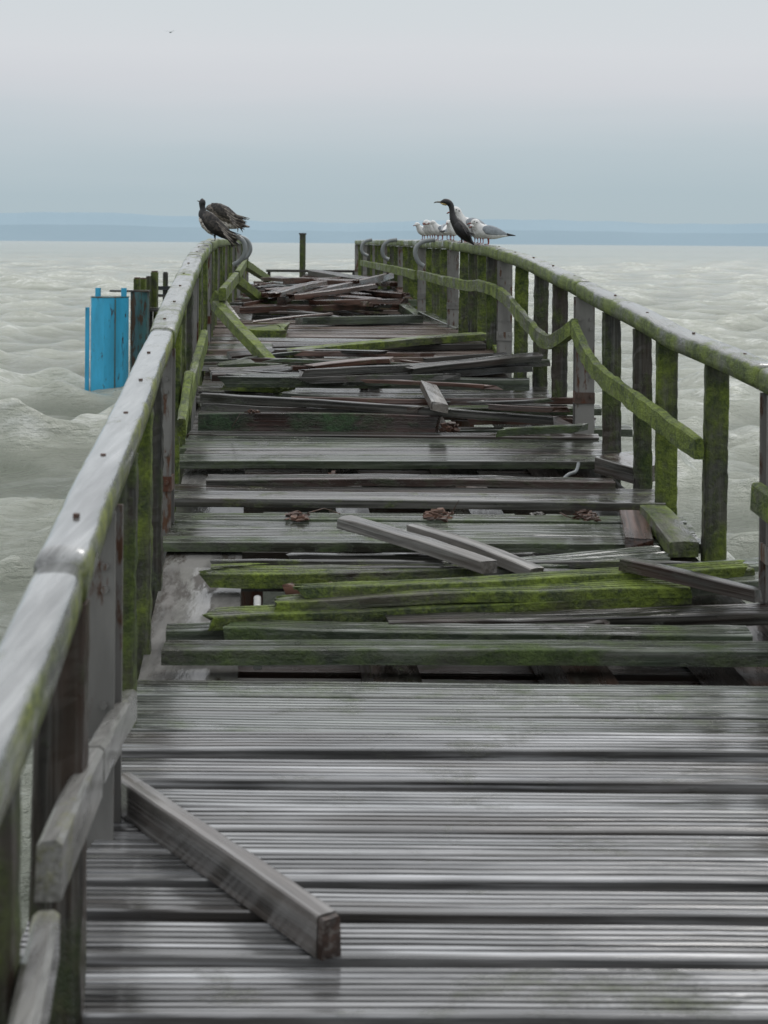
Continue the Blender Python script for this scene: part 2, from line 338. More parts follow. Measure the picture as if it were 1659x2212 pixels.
for y0,y1 in [(2.86,3.015),(3.05,3.24),(3.29,3.43),(3.485,3.60),(3.64,3.765),(3.775,3.903),(3.915,4.043),(4.053,4.175),(4.24,4.385)]: deck_board(y0,y1,M_fore)
for y0,y1 in [(4.455,4.595),(4.605,4.75),(4.76,4.905),(4.915,5.06)]: deck_board(y0,y1,M_fore if y0<4.5 else M_foreg)
def section(v0,v1,e,mats,pitch=0.148,xa=0,xb=0,yaw=0.012,zj=0.008):
    ya=G(U0,v0,e).y; yb=G(U0,v1,e).y; y=ya
    while y<yb-0.06:
        deck_board(y,min(y+pitch-0.010,yb),random.choice(mats),e+rn(0.008),xa=xa,xb=xb,yaw=yaw,zj=zj); y+=pitch
    return ya,yb
section(1178,1112,0.0,[M_deckd,M_deckg,M_deckd])
section(1076,1041,0.055,[M_deckg,M_deckd])
section(992,938,0.045,[M_deckg,M_deckg,M_deckd])
section(857,832,0.04,[M_deckg,M_deckd],yaw=0.03)
section(792,733,0.03,[M_deckd,M_deckg,M_deckr,M_deckd],yaw=0.04,zj=0.02)
section(727,693,0.02,[M_deckr])
y=19.6
while y<33.6:
    if random.random()<0.7: deck_board(y,y+0.15,random.choice([M_deckr,M_red,M_red,M_deckd]),rn(0.04),xa=abs(rn(0.2)),xb=rn(0.1),yaw=0.08)
    y+=0.27
def long_beam(name,x0,w,ya,yb,dep,top,mat,st=0.5):
    n=max(2,int((yb-ya)/st)); vs=[];fs=[]; ref=Vector((XL(ya)+x0,ya,deckz(ya)))
    for i in range(n+1):
        y=ya+(yb-ya)*i/n; x=XL(y)+x0; z=deckz(y)-top+0.004*noise.noise(Vector((y*3,x0,0)))
        for p in ((x,z-dep),(x,z),(x+w,z),(x+w,z-dep)): vs.append(Vector((p[0],y,p[1]))-ref)
    for i in range(n):
        for j in range(4): fs.append((i*4+j,i*4+(j+1)%4,(i+1)*4+(j+1)%4,(i+1)*4+j))
    fs+= [(0,1,2,3),(n*4+3,n*4+2,n*4+1,n*4)]
    return MB().add(vs,fs).build(name,mat,Matrix.Translation(ref),pier)
long_beam('support_beam',0.0,0.35,0.3,5.05,0.16,0.056,M_dark)
long_beam('edge_plate',0.0,0.35,5.06,8.55,0.16,0.056,M_plate)
long_beam('support_beam',0.0,0.35,8.56,34,0.16,0.056,M_deckd)
M_stringer=wood('dark_rotten_joist',(0.02,0.014,0.011),(0.12,0.10,0.085),0.1,axis='Y',tint=(0.06,0.028,0.018))
for x0,w in ((0.83,0.17),(1.52,0.17),(2.15,0.30)): long_beam('support_beam',x0,w,0.3,34,0.2,0.056,M_stringer)
for yy in np.arange(1.5,34,1.55):
    yy=float(yy); MB().box((0,0,0),(2.62,0.16,0.2)).build('cross_beam',M_dark,Matrix.Translation((XL(yy)+1.25,yy,deckz(yy)-0.37)),pier)
for yy in np.arange(3.05,34,3.1):
    yy=float(yy)
    for dx in (0.35,2.15):
        MB().tube([(0,0,-1.2),(0,0,deckz(yy)-0.5)],0.1,14).build('support_pile',M_rusty,Matrix.Translation((XL(yy)+dx,yy+0.2,0)),pier,True)
for yy in (5.25,5.5,5.75,6.0,6.25,6.5,7.95,8.2,9.4,9.7,10.0,10.3,10.6):
    MB().box((0,0,0),(2.4,0.22,0.05)).build('shade_board',M_dark,Matrix.Translation((XL(yy)+1.25,yy,deckz(yy)-0.295)),pier)  # added dark layer below the holes, standing in for shade under the deck
# ================================================================ RAILINGS
def steel_post(parent,x,y,zb,zt,side):
    mb=MB(); h=zt-zb; cz=h/2
    mb.box((0,-0.055,cz),(0.12,0.010,h)); mb.box((0,0.055,cz),(0.12,0.010,h)); mb.box((0,0,cz),(0.008,0.0998,h))
    for zz in (h-0.2,h-0.5,h-0.14):
        for sx in (-0.035,0.035): mb.tube([(sx,-0.060,zz),(sx,-0.072,zz)],0.010,6)
    o=mb.build('steel_post',M_steel,Matrix.Translation((x,y,zb)),parent)
    br=MB().box((0,0,0),(0.125,0.012,0.07),ch=0.003).box((-side*0.058,0.05,0),(0.010,0.1,0.07))
    for sx in (-0.04,0.04): br.tube([(sx,-0.006,0.01),(sx,-0.022,0.01)],0.012,6)
    br.build('rusty_bracket',M_steel if random.random()<0.5 else M_rusty,Matrix.Translation((x,y-0.067,deckz(y)+0.22+rn(0.03))),o)
def baluster(parent,x,y,zb,zt,mat,w=0.105,d=0.06):
    n=40; vs=[];fs=[]; o1=random.random()*50; h=zt-zb; c=0.006; lean=rn(0.014); hf=0.005 if y>4.5 else 0.0015
    pr=[(-w/2+c,-d/2),(0,-d/2),(w/2-c,-d/2),(w/2,-d/2+c),(w/2,d/2-c),(w/2-c,d/2),(-w/2+c,d/2),(-w/2,d/2-c),(-w/2,-d/2+c)]
    m=len(pr)
    for i in range(n+1):
        z=h*i/n
        for (a,b) in pr:
            k=0.0030*noise.noise(Vector((a*30,z*9+o1,b*30)))+hf*noise.noise(Vector((a*90,z*55+o1,b*30)))
            vs.append((a+k+lean*i/n,b+k,z))
    for i in range(n):
        for j in range(m): fs.append((i*m+j,i*m+(j+1)%m,(i+1)*m+(j+1)%m,(i+1)*m+j))
    fs+=[tuple(range(m))[::-1],tuple(range(n*m,(n+1)*m))]
    MB().add(vs,fs).build('baluster',mat,Matrix.Translation((x,y,zb)),parent)
def handrail(parent,fn,ya,yb,mat,side,w=0.125,ht=0.095,dz=0.0):
    n=max(3,int((yb-ya)/0.09)); vs=[];fs=[]; xm=fn(ya); ref=Vector((xm,ya,railz(ya)))
    ang=[-12,0,20,42,58,75,90,105,122,138,160,180,192]; o1=random.random()*9
    ww=w/2*(1+rn(0.04)); m=len(ang)+2
    for i in range(n+1):
        y=ya+(yb-ya)*i/n; s=1+0.03*noise.noise(Vector((y*1.7,o1,0))); x=fn(y)+0.010*noise.noise(Vector((y*0.9,side*9,0)))
        en=1.0 if 0<i<n else 0.95
        zz=railz(y)+dz+0.006*noise.noise(Vector((y*1.3,side*5,2)))
        for a in ang:
            r=math.radians(a); k=1+0.035*noise.noise(Vector((y*7,a*0.03,o1)))
            vs.append(Vector((x+ww*s*en*k*math.copysign(abs(math.cos(r))**0.6,math.cos(r)),y,zz-0.045+0.045*k*en*math.copysign(abs(math.sin(r))**0.55,math.sin(r))))-ref)
        for sx in (-1,1): vs.append(Vector((x+sx*ww*0.93,y,zz-ht))-ref)
    for i in range(n):
        for j in range(m): fs.append((i*m+j,(i+1)*m+j,(i+1)*m+(j+1)%m,i*m+(j+1)%m))
    fs+=[tuple(range(m)),tuple(range(n*m,(n+1)*m))[::-1]]
    o=MB().add(vs,fs).build('handrail',mat,Matrix.Translation(ref),parent,True)
    if ya>1.5 and ya<14:
        yy=ya+0.35
        while yy<yb-0.2:
            MB().tube([(0,0,-0.004),(0,0,0.0045)],0.008,8).build('screw',M_rusty,Matrix.Translation((fn(yy)+rn(0.012),yy,railz(yy)+dz)),o); yy+=0.75+rn(0.05)
    return o
RX=lambda y:XR(y)+0.0
LX=lambda y:XL(y)-0.06+0.05*(1-sm((y-3)/6))+0.03*(1-sm((y-1.6)/2.6))
rr=empty('railing',(RX(6.1),6.1,deckz(6.1)),label='right hand railing with mossy round topped rail, balusters and zigzag middle rail',cat='railing',group='railings along both edges of the pier')
rl=empty('railing',(LX(3.8),3.8,deckz(3.8)),label='left hand railing with bare wet grey top rail nearest the viewer and broken middle rail',cat='railing',group='railings along both edges of the pier')
for a,b in ((2.0,6.0),(6.02,9.42),(9.43,12.45),(12.46,15.6),(15.61,18.7),(18.71,25),(25.01,34.05)): handrail(rr,RX,a,b,M_railg,1,0.13)
for a,b,m,w,dz in ((0.8,3.02,M_rail,0.105,-0.010),(3.035,7.15,M_rail,0.118,0),(7.16,11.3,M_railg,0.125,0),(11.31,14,M_railg,0.13,0),(14.01,24,M_railg,0.13,0),(24.01,34,M_railg,0.13,0)): handrail(rl,LX,a,b,m,-1,w,dz=dz)
for y in (2.9,5.93,9.44,12.45,15.7,18.7,21.8,25,28.1,31.2,34.0): steel_post(rr,RX(y)+0.0,y,deckz(y)-0.35,railz(y)-0.10,1)
for y in (0.9,3.9,7.15,10.4,13.5,16.6,19.7,22.8,26,29,32,34): steel_post(rl,LX(y),y,deckz(y)-0.35,railz(y)-0.10,-1)
for y in (3.6,4.4,5.2,6.76,7.54,8.68,10.2,10.9,11.7,13.05,13.6,14.2,14.9,16.4,17.1,17.8,19.4,20.1,20.9,22.6,23.4,24.1,25.8,26.7,27.4,29,30,32,33): baluster(rr,RX(y),y,deckz(y)-0.22,railz(y)-0.100,M_post if random.random()<0.8 else M_postd)
baluster(rr,RX(7.98),7.98,deckz(8)-0.22,railz(8)-0.100,M_postd,w=0.095)
for y,m in ((1.5,M_postd),(2.3,M_postd),(3.05,M_postb),(4.64,M_postd),(5.5,M_post),(6.3,M_postd),(8.0,M_post),(8.8,M_post),(9.6,M_postd),(11.1,M_post),(11.9,M_post),(12.7,M_post),(14.3,M_post),(15.1,M_post),(15.9,M_post),(17.4,M_post),(18.2,M_post),(19,M_post),(20.5,M_post),(21.4,M_post),(22.1,M_post),(23.6,M_post),(24.5,M_post),(27,M_post),(28,M_post),(30,M_post),(31,M_post)):
    baluster(rl,LX(y)-(0.02 if y<3 else 0),y,deckz(y)-0.22,railz(y)-0.100,m,w=0.085 if y<3 else 0.105)
def midrail(parent,pts,mat,w=0.06,h=0.11,name='middle_rail',seg=10,smooth_path=False,wk=1.0):
    pts=[Vector(p) for p in pts]; ref=pts[0].copy(); fine=[]
    for i in range(len(pts)-1):
        p0=pts[max(i-1,0)];p1=pts[i];p2=pts[i+1];p3=pts[min(i+2,len(pts)-1)]
        for k in range(seg):
            t=k/seg
            fine.append(0.5*((2*p1)+(p2-p0)*t+(2*p0-5*p1+4*p2-p3)*t*t+(3*p1-p0-3*p2+p3)*t**3) if smooth_path else p1.lerp(p2,t))
    fine.append(pts[-1]); vs=[];fs=[]; o1=random.random()*30
    for i,p in enumerate(fine):
        t=(fine[min(i+1,len(fine)-1)]-fine[max(i-1,0)]).normalized(); s=t.cross(Vector((0,0,1))).normalized(); u=s.cross(t)
        for (a,b) in ((-w/2,-h),(-w/2,-0.008),(-w/2+0.01,0),(w/2-0.01,0),(w/2,-0.008),(w/2,-h)):
            k=wk*(0.006*noise.noise(Vector((p.y*7,a*30,b*20+o1)))+0.004*noise.noise(Vector((p.y*31,a*30,b*20+o1))))
            vs.append(p+s*(a+k)+u*(b+k)-ref)
    m=6
    for i in range(len(fine)-1):
        for j in range(m): fs.append((i*m+j,i*m+(j+1)%m,(i+1)*m+(j+1)%m,(i+1)*m+j))
    fs+=[tuple(range(m))[::-1],tuple(range((len(fine)-1)*m,len(fine)*m))]
    return MB().add(vs,fs).build(name,mat,Matrix.Translation(ref),parent)
M_mid=wood('mossy_middle_rail',(0.03,0.03,0.02),(0.13,0.135,0.09),0.76,mc1=(0.034,0.058,0.012),mc2=(0.20,0.265,0.032),axis='Y',coat=0.1,pale=0.4,palec=(0.24,0.24,0.19))
M_midg=wood('grey_middle_rail',(0.12,0.115,0.105),(0.35,0.345,0.325),0.30,mc1=(0.10,0.105,0.035),mc2=(0.27,0.27,0.07),axis='Y',rough=(0.15,0.4),contrast=0.5)
midrail(rr,[P(1512,946,6.62),P(1400,866,7.35),P(1340,822,7.9),P(1298,790,8.4),P(1266,748,8.9),P(1240,688,9.28)],M_mid,w=0.045,h=0.10,smooth_path=True)
midrail(rr,[P(1238,690,9.30),P(1190,722,9.9),P(1160,706,10.4),P(1120,660,11.3),P(1085,624,12.2),P(1040,605,13.2),P(1000,604,14.2),P(905,584,17.6)],M_mid,w=0.045,h=0.10,smooth_path=True)
midrail(rr,[P(900,584,18.0),P(840,572,22.7),P(780,562,30.6)],M_mid,w=0.05)
midrail(rr,[P(1636,1042,5.83),P(1900,1230,4.6)],M_mid,w=0.05)
midrail(rl,[P(279,1490,4.15),P(243,1545,3.75),P(205,1612,3.3)],M_midg,w=0.046,h=0.08,wk=0.25)
midrail(rl,[P(200,1614,3.22),P(106,1816,2.6)],M_midg,w=0.046,h=0.105,wk=0.25)
midrail(rl,[P(100,1966,2.5),P(30,2300,2.0)],M_midg,w=0.045,h=0.085,wk=0.25)
midrail(rl,[P(402,850,7.9),P(441,712,9.6)],M_mid,w=0.045,h=0.12)
midrail(rl,[P(392,905,7.25),P(408,800,8.2)],M_mid,w=0.045,h=0.09)
midrail(rl,[P(480,622,12.4),P(510,588,16.3)],M_mid)
midrail(rl,[P(512,585,17),P(530,560,24)],M_mid)
# ================================================================ LOOSE TIMBER
def loose(a,b,w,th,mat,label,e=0.05,e2=None,name='loose_board',cat='loose board',tilt=None,**kw):
    e2=e if e2 is None else e2
    pa=G(a[0],a[1],e); pb=G(b[0],b[1],e2)
    kw.setdefault('bend',rn(0.014)); kw.setdefault('twist',rn(0.14))
    return plank(name,pa,pb,w,th,mat,label,cat,tilt=rn(0.10) if tilt is None else tilt,**kw)
loose((348,1404),(1780,1408),0.135,0.055,M_green,'long straight dark green board lying closest to the intact grey decking',0.055,tilt=0,bend=0.004,twist=0.02,wob=0.001)
loose((480,1357),(1626,1371),0.11,0.05,M_green,'green edged board with its cut right end short of the railing, second in the heap',0.06,jag=(0.02,0.0))
loose((358,1364),(800,1352),0.12,0.045,M_green,'short dark green board poking out at the left of the near heap',0.02)
loose((840,1345),(1790,1316),0.12,0.05,M_dark,'dark wet board rising to the right edge under the mossy boards',0.06)
loose((437,1336),(1505,1276),0.12,0.05,M_moss,'slanting board with a yellow moss edge in front of the wide mossy boards',0.08,jag=(0.06,0.03))
loose((585,1304),(1500,1268),0.12,0.04,M_moss,'wide bright green mossy board, the nearer of two lying side by side',0.11,0.10,jag=(0.05,0.02),tilt=0.06)
loose((620,1274),(1620,1222),0.13,0.04,M_moss,'wide bright green mossy board, the farther of two, reaching toward the right railing',0.15,0.13,jag=(0.08,0.03),tilt=-0.06)
loose((1150,1262),(1640,1228),0.12,0.04,M_moss,'thinly mossed board wedged at the right under the two wide mossy ones',0.08,0.06,jag=(0.08,0.03),tilt=0.1)
loose((1300,1268),(1790,1246),0.14,0.05,M_deckg,'green grey board running under the thin leaning lath at right',0.04)
loose((1440,1236),(1790,1212),0.2,0.045,M_deckg,'green grey board against the right steel post foot',0.02)
loose((1340,1206),(1642,1278),0.055,0.05,M_dark,'thin grey green lath lying diagonally toward the right steel post',0.19,0.14,groove=False,jag=(0.01,0.02))
loose((388,1238),(1095,1226),0.15,0.06,M_moss,'mossy board with a splintered pointed left end over the wet edge plate',0.05,jag=(0.24,0.01))
loose((600,1262),(735,1260),0.05,0.05,M_rot,'short orange brown splinter under the edge of the pointed mossy board',0.02,name='splinter',cat='wood splinter',groove=False,jag=(0.05,0.06))
loose((1090,1228),(1462,1200),0.15,0.05,M_deckg,'green grey board with brown broken edge right of the crossed grey planks',0.04,jag=(0.02,0.04))
loose((728,1117),(1045,1216),0.085,0.05,M_grey,'bare grey plank with square end, left one of the crossed pair',0.13,0.12,groove=False,jag=(0.01,0.015),tilt=0)
loose((875,1132),(1150,1229),0.07,0.045,M_grey,'pale grey plank with a green tip, right one of the crossed pair',0.11,0.10,groove=False,jag=(0.03,0.02),tilt=0)
loose((1414,1166),(1396,1104),0.13,0.05,M_red,'short brown rotten board stub beside the mossy block',0.05,name='board_stub',cat='wood stub',jag=(0.03,0.02),groove=False,tilt=0,twist=0)
loose((1512,1172),(1438,1092),0.13,0.07,M_moss,'short thick mossy green block by the base of the right balusters',0.09,name='board_stub',cat='wood stub',groove=False,jag=(0.02,0.01),tilt=0,twist=0)
loose((445,1036),(1330,1043),0.10,0.04,M_dark,'thin dark board along the far rim of the raised grooved boards',0.075)
loose((1284,988),(1384,1012),0.30,0.09,M_deckd,'short grey green block lying at the right end of the hole',0.09,name='board_stub',cat='wood stub',groove=False)
loose((428,894),(955,899),0.07,0.13,M_redgreen,'thick upright beam with red brown and green face across the left half',0.15,name='fallen_beam',cat='beam',groove=False,jag=(0,0.05),tilt=0)
loose((432,850),(1238,905),0.055,0.05,M_dark,'long thin dark beam sloping down to a splintered right end',0.24,0.15,name='fallen_beam',cat='beam',groove=False,jag=(0.01,0.12))
loose((632,856),(1265,858),0.11,0.045,M_red,'dark brown board reaching the grey steel post on the right',0.17,jag=(0.04,0.03))
loose((850,880),(1300,883),0.12,0.045,M_deckg,'grey board jutting through the gap beside the right steel post',0.08,tilt=0.12)
loose((980,930),(1370,926),0.14,0.05,M_green,'dark board end sticking out past the right balusters',-0.02,jag=(0.05,0.02))
loose((1000,905),(1290,908),0.12,0.045,M_red,'short reddish board behind the splintered beam end',0.02,jag=(0.1,0.03))
loose((430,872),(900,880),0.12,0.05,M_dark,'dark board lying behind the thick red and green beam',0.10,tilt=-0.1,jag=(0.03,0.1))
loose((490,812),(1146,822),0.13,0.075,M_green,'heavy dark board with a mossy splintered left end',0.20,jag=(0.16,0.01),tilt=0.05)
loose((645,800),(1190,776),0.14,0.05,M_dark,'dark board sloping up to the right balusters with pinkish left end',0.27,0.25,jag=(0.18,0.01))
loose((642,806),(760,806),0.16,0.03,M_deckr,'short pinkish bare board piece at the left tip of the sloping board',0.23,groove=False,jag=(0.06,0.12))
loose((700,812),(1150,790),0.12,0.05,M_dark,'dark board under the sloping one, its right end at the balusters',0.22,0.22)
loose((880,797),(1180,766),0.12,0.04,M_dark,'black brown slanting board in the stack by the right balusters',0.26,0.30,jag=(0.08,0.03),tilt=0.1)
loose((457,808),(640,800),0.2,0.05,M_dark,'short dark board against the left railing foot',0.14,jag=(0.02,0.05),tilt=0.15)
loose((478,830),(620,838),0.14,0.04,M_moss,'small mossy board piece under the heavy dark board',0.10,jag=(0.05,0.08))
loose((972,880),(940,826),0.10,0.05,M_grey,'short pale grey lichen covered stub lying across the dark boards',0.24,0.24,name='board_stub',cat='wood stub',groove=False,jag=(0.12,0.08),tilt=0.15)
loose((620,758),(1061,720),0.12,0.06,M_moss,'long mossy board lying diagonally before the red brown decking',0.15,groove=False,jag=(0.06,0.02))
loose((618,752),(672,786),0.12,0.08,M_dark,'small dark block at the left end of the diagonal mossy board',0.14,0.10,name='board_stub',cat='wood stub',groove=False,jag=(0.04,0.03))
loose((590,748),(1050,744),0.2,0.05,M_dark,'dark board under the diagonal mossy board',0.08,tilt=0.1)
loose((660,778),(1100,768),0.2,0.05,M_deckr,'brown board with dark front below the diagonal mossy board',0.12)
loose((500,768),(700,762),0.2,0.05,M_dark,'short dark board left of the small dark block',0.10)
loose((470,790),(610,786),0.15,0.05,M_green,'short green black board at the foot of the fallen left rail',0.12,jag=(0.03,0.1),tilt=0.12)
loose((820,740),(1080,732),0.15,0.05,M_deckd,'grey board poking out right behind the diagonal mossy board',0.10,jag=(0.08,0.02),tilt=0.1)
loose((518,712),(650,710),0.5,0.09,M_moss,'short wide green board by the left railing on red brown decking',0.10,groove=False,jag=(0.03,0.15))
loose((654,686),(914,681),0.25,0.08,M_green,'straight dark green board beyond the red brown decking',0.12)
loose((518,664),(886,655),0.3,0.07,M_red,'straight red brown board spanning the deck before the far heap',0.15)
loose((600,650),(900,646),0.3,0.08,M_green,'dark green board just behind the spanning red brown board',0.2)
loose((616,642),(892,578),0.12,0.09,M_red,'long thin red brown plank rising from the heap to the right railing',0.25,0.48,groove=False,jag=(0.05,0.05))
loose((832,592),(872,645),0.12,0.1,M_red,'short red brown plank leaning at the right of the far heap',0.35,0.15,groove=False)
for i in range(36):
    u=random.uniform(560,700); L=random.uniform(90,240); v=random.uniform(594,650); s=rn(14)
    e=random.uniform(0.10,0.22)+ (0.15*random.random() if v<625 else 0)
    if i%3==0: loose((u,v+s),(min(u+L,870),v-s),random.uniform(0.10,0.22),0.055,M_dark,'dark broken board lying in the far heap near the pier end',e,group='dark boards heaped at the pier end',jag=(0.08,0.08))
    else: loose((u,v+s),(min(u+L,870),v-s),random.uniform(0.08,0.18),0.055,M_red,'red brown broken board lying in the far heap near the pier end',e,e+rn(0.10),group='red brown boards heaped at the pier end',jag=(0.1,0.08))
loose((665,584),(775,602),0.2,0.08,M_dark,'dark board raised on top of the far heap, upper one',0.44,0.36)
loose((636,600),(760,596),0.2,0.08,M_red,'red brown board raised on top of the far heap below the dark one',0.38)
rs_=random.Random(21)
for i in range(36):
    band=rs_.choice([(752,828,(470,640)),(752,828,(470,900)),(846,886,(440,700)),(640,690,(515,640)),(862,930,(960,1080))])
    v=rs_.uniform(band[0],band[1]); u=rs_.uniform(*band[2]); L=rs_.uniform(120,480) if v>700 else rs_.uniform(120,230)
    yy=G(u,v,0.1).y; umax=U0+F*XR(yy)/yy-10; s=rs_.uniform(-15,15); e=rs_.uniform(0.05,0.24)
    mt=rs_.choice([M_dark,M_dark,M_green,M_red]); isr=mt is M_red
    loose((u,v+s),(min(u+L,umax),v-s),rs_.uniform(0.03,0.09),rs_.uniform(0.02,0.045),mt,('thin red brown' if isr else 'thin dark')+' splintered lath in the tangle of boards in the middle of the pier',e,e+rs_.uniform(-0.06,0.06),
          name='splintered_lath',cat='lath',group='thin '+('red brown' if isr else 'dark')+' laths tangled among the broken boards',groove=False,jag=(0.14,0.12))
for i in range(9):
    v=rs_.uniform(1190,1360); u=rs_.uniform(430,900); s=rs_.uniform(-16,16)
    loose((u,v+s),(u+rs_.uniform(300,750),v-s),rs_.uniform(0.02,0.05),0.03,rs_.choice([M_dark,M_green,M_deckd]),'thin splintered lath wedged between the mossy boards of the near heap',0.03,0.05,name='splintered_lath',cat='lath',group='thin laths wedged in the near heap',groove=False,jag=(0.10,0.08))
def fallen(a,b,w,th,mat,label,**kw):
    return plank('fallen_rail',a,b,w,th,mat,label,'fallen rail',groove=False,**kw)
ba,bb=G(246,1675,0.100),G(688,1980,0.100)
fb=plank('fallen_beam',ba,bb,0.052,0.095,M_beam,'thick grey beam fallen diagonally across the near left decking','beam',groove=False,jag=(0.0,0.006),seg=26,wob=0.0015)
dv=(bb-ba).normalized()
plank('rotten_end',bb+dv*0.001+Vector((0,0,-0.003)),bb+dv*0.020+Vector((0,0,-0.003)),0.048,0.088,M_endg,label='dark rotten end grain of the beam',parent=fb,groove=False,jag=(0.0,0.012),seg=5,wob=0.004)
fallen(P(458,650,12.4),G(600,800,0.07),0.09,0.08,M_mid,'long mossy rail fallen from the left railing onto the deck, nearest of them')
fallen(P(512,590,17.0),G(606,664,0.09),0.10,0.1,M_mid,'mossy rail leaning from the left railing down to the far boards')
fallen(P(462,628,12.8),P(508,690,12.6),0.06,0.12,M_mid,'short mossy rail piece hanging between two left posts')
fallen(P(536,562,24.0),G(592,602,0.1),0.12,0.12,M_mid,'small mossy rail leaning near the far end of the left railing')
fallen(G(1108,764,0.05),G(1040,675,0.22),0.12,0.09,M_mid,'mossy rail stub leaning against the right grey steel post')
fallen(G(1008,708,0.04),G(925,672,0.12),0.12,0.1,M_deckg,'grey green rail block lying along the right railing foot')
fallen(G(925,684,0.04),G(880,655,0.15),0.12,0.1,M_deckg,'smaller grey green rail piece beyond the block on the right')
def chunk(u,v,e,sx,sy,sz,label,mat=M_rot):
    mb=MB(); n=30
    for i in range(n):
        r=Matrix.Rotation(rn(0.5),3,'Z')@Matrix.Rotation(rn(0.22),3,'Y')@Matrix.Rotation(rn(0.6),3,'X')
        d=(sx*random.uniform(0.12,0.42),sy*random.uniform(0.05,0.20),sz*random.uniform(0.06,0.30))
        c=Vector((rn(sx*0.40),rn(sy*0.36),0)); q=1-min(1,(c.x/sx*2)**2+(c.y/sy*2)**2)
        c.z=sz*(0.10+random.random()*0.55*q)
        x,y,z=d[0]/2,d[1]/2,d[2]/2
        vs=[Vector((sx_*x*random.uniform(0.3,1.1),sy_*y*random.uniform(0.4,1.1),sz_*z)) for sz_ in (-1,1) for sx_,sy_ in ((-1,-1),(1,-1),(1,1),(-1,1))]
        mb.add([r@w+c for w in vs],[(3,2,1,0),(4,5,6,7),(0,1,5,4),(1,2,6,5),(2,3,7,6),(3,0,4,7)])
    o=mb.build('rotten_chunk',mat,Matrix.Translation(G(u,v,e))); tag(o,label,'wood chunk'); return o
chunk(642,1120,0.0,0.13,0.20,0.055,'rotten brown chunk on the grooved boards left of the crossed planks')
chunk(950,1120,0.0,0.15,0.20,0.065,'rotten brown chunk on the grooved boards behind the crossed planks')
chunk(1265,1120,0.0,0.14,0.20,0.055,'rotten red chunk on the grooved boards toward the right railing')
chunk(1160,1112,0.0,0.07,0.08,0.02,'small flat light brown wood chip between two rotten chunks',M_grey)
chunk(728,1036,-0.05,0.15,0.3,0.05,'rotten orange brown lump on a joist inside the open hole')
chunk(972,934,0.0,0.14,0.2,0.10,'rotten orange chunk at the right end of the thick beam')
chunk(803,838,0.04,0.18,0.3,0.05,'reddish rotten chunk on the boards behind the dark beam')
chunk(545,893,0.15,0.10,0.1,0.04,'small reddish chunk resting on the left of the thick beam')
def twig(pts,r,label):
    pts=[Vector(p) for p in pts]; ref=pts[0]
    tag(MB().tube([p-ref for p in pts],[r,r*0.8,r*0.6,r*0.3][:len(pts)],6).build('twig',M_rot,Matrix.Translation(ref),smooth=True),label,'twig')
twig([G(965,1118,0.03),G(978,1105,0.06),G(984,1093,0.09),G(992,1080,0.12)],0.004,'thin twig sticking up from the middle rotten chunk')
twig([G(665,1108,0.03),G(700,1098,0.03),G(735,1110,0.02)],0.003,'thin curved twig right of the left rotten chunk')
twig([G(1210,1108,0.01),G(1225,1116,0.03),G(1240,1120,0.01)],0.004,'short twig left of the right rotten chunk')
twig([G(500,925,0.1),G(512,905,0.2),G(520,892,0.2)],0.003,'thin straw blade standing before the thick beam')
def pipe(pts,r,name,label,cat,mat=M_pipe):
    pts=[Vector(p) for p in pts]; ref=pts[0].copy(); fine=[]
    for i in range(len(pts)-1):
        p0=pts[max(i-1,0)];p1=pts[i];p2=pts[i+1];p3=pts[min(i+2,len(pts)-1)]
        for k in range(6):
            t=k/6; fine.append(0.5*((2*p1)+(p2-p0)*t+(2*p0-5*p1+4*p2-p3)*t*t+(3*p1-p0-3*p2+p3)*t**3)-ref)
    fine.append(pts[-1]-ref)
    return tag(MB().tube(fine,r,10).build(name,mat,Matrix.Translation(ref),smooth=True),label,cat)
pipe([P(1214,1038,8.15),P(1228,1025,8.2),P(1244,1018,8.25),P(1250,1000,8.3)],0.010,'metal_strip','bent silver metal strip standing in the hole at right','metal strip')
pipe([G(556,1312,-0.03),G(556,1290,0.0)],0.015,'pipe_stub','short white pipe stub by the wet edge plate','pipe',M_white)
pipe([G(548,1441,-0.04),G(566,1441,-0.04)],0.010,'pipe_stub','tiny white pipe end in the gap under the long green board','pipe',M_white)
def loop(us,vs,Y,label,r=0.02): pipe([P(u,v,Y) for u,v in zip(us,vs)],r,'bent_pipe',label,'bent pipe')
loop((940,915,899,898,906,916),(518,522,535,553,568,575),16.2,'large bent grey pipe hook on the right railing below the gulls',0.026)
loop((858,840,829,826,831,840),(518,521,530,545,556,561),21.5,'middle bent grey pipe hook on the right railing',0.028)
loop((804,791,783,781,786,795),(518,521,528,540,548,553),27,'small farthest bent grey pipe hook on the right railing',0.03)
loop((490,512,527,529,520,504),(508,512,524,545,562,572),16.0,'nearer bent grey pipe hook on the left railing under the cormorants',0.026)
loop((512,528,538,541,534,524),(510,515,525,540,554,560),20.5,'farther bent grey pipe hook on the left railing',0.028)
Ye=35.5
p=P(654,507,Ye)
o=MB().box((0,0,0.0),(0.14,0.14,1.9),ch=0.01).build('timber_post',M_postd,Matrix.Translation((p.x,Ye,p.z-0.95))); tag(o,'single dark green post standing upright at the pier end','post')
MB().box((0,0,0.97),(0.17,0.17,0.04)).build('post_cap',M_dark,Matrix.Translation((p.x,Ye,p.z-0.95)),o)
er=empty('end_rail',P(670,590,34.4),label='low thin dark rail closing the far end of the pier',cat='rail')
a=P(575,584,34.4); b=P(770,587,34.4)
MB().box((0,0,0),((b-a).length,0.06,0.06)).build('rail_bar',M_dark,Matrix.Translation((a+b)/2),er)
for t in (0.03,0.5,0.97):
    q=a.lerp(b,t); MB().box((0,0,-0.32),(0.07,0.07,0.6)).build('rail_foot',M_dark,Matrix.Translation((q.x,q.y+0.07,q.z)),er)
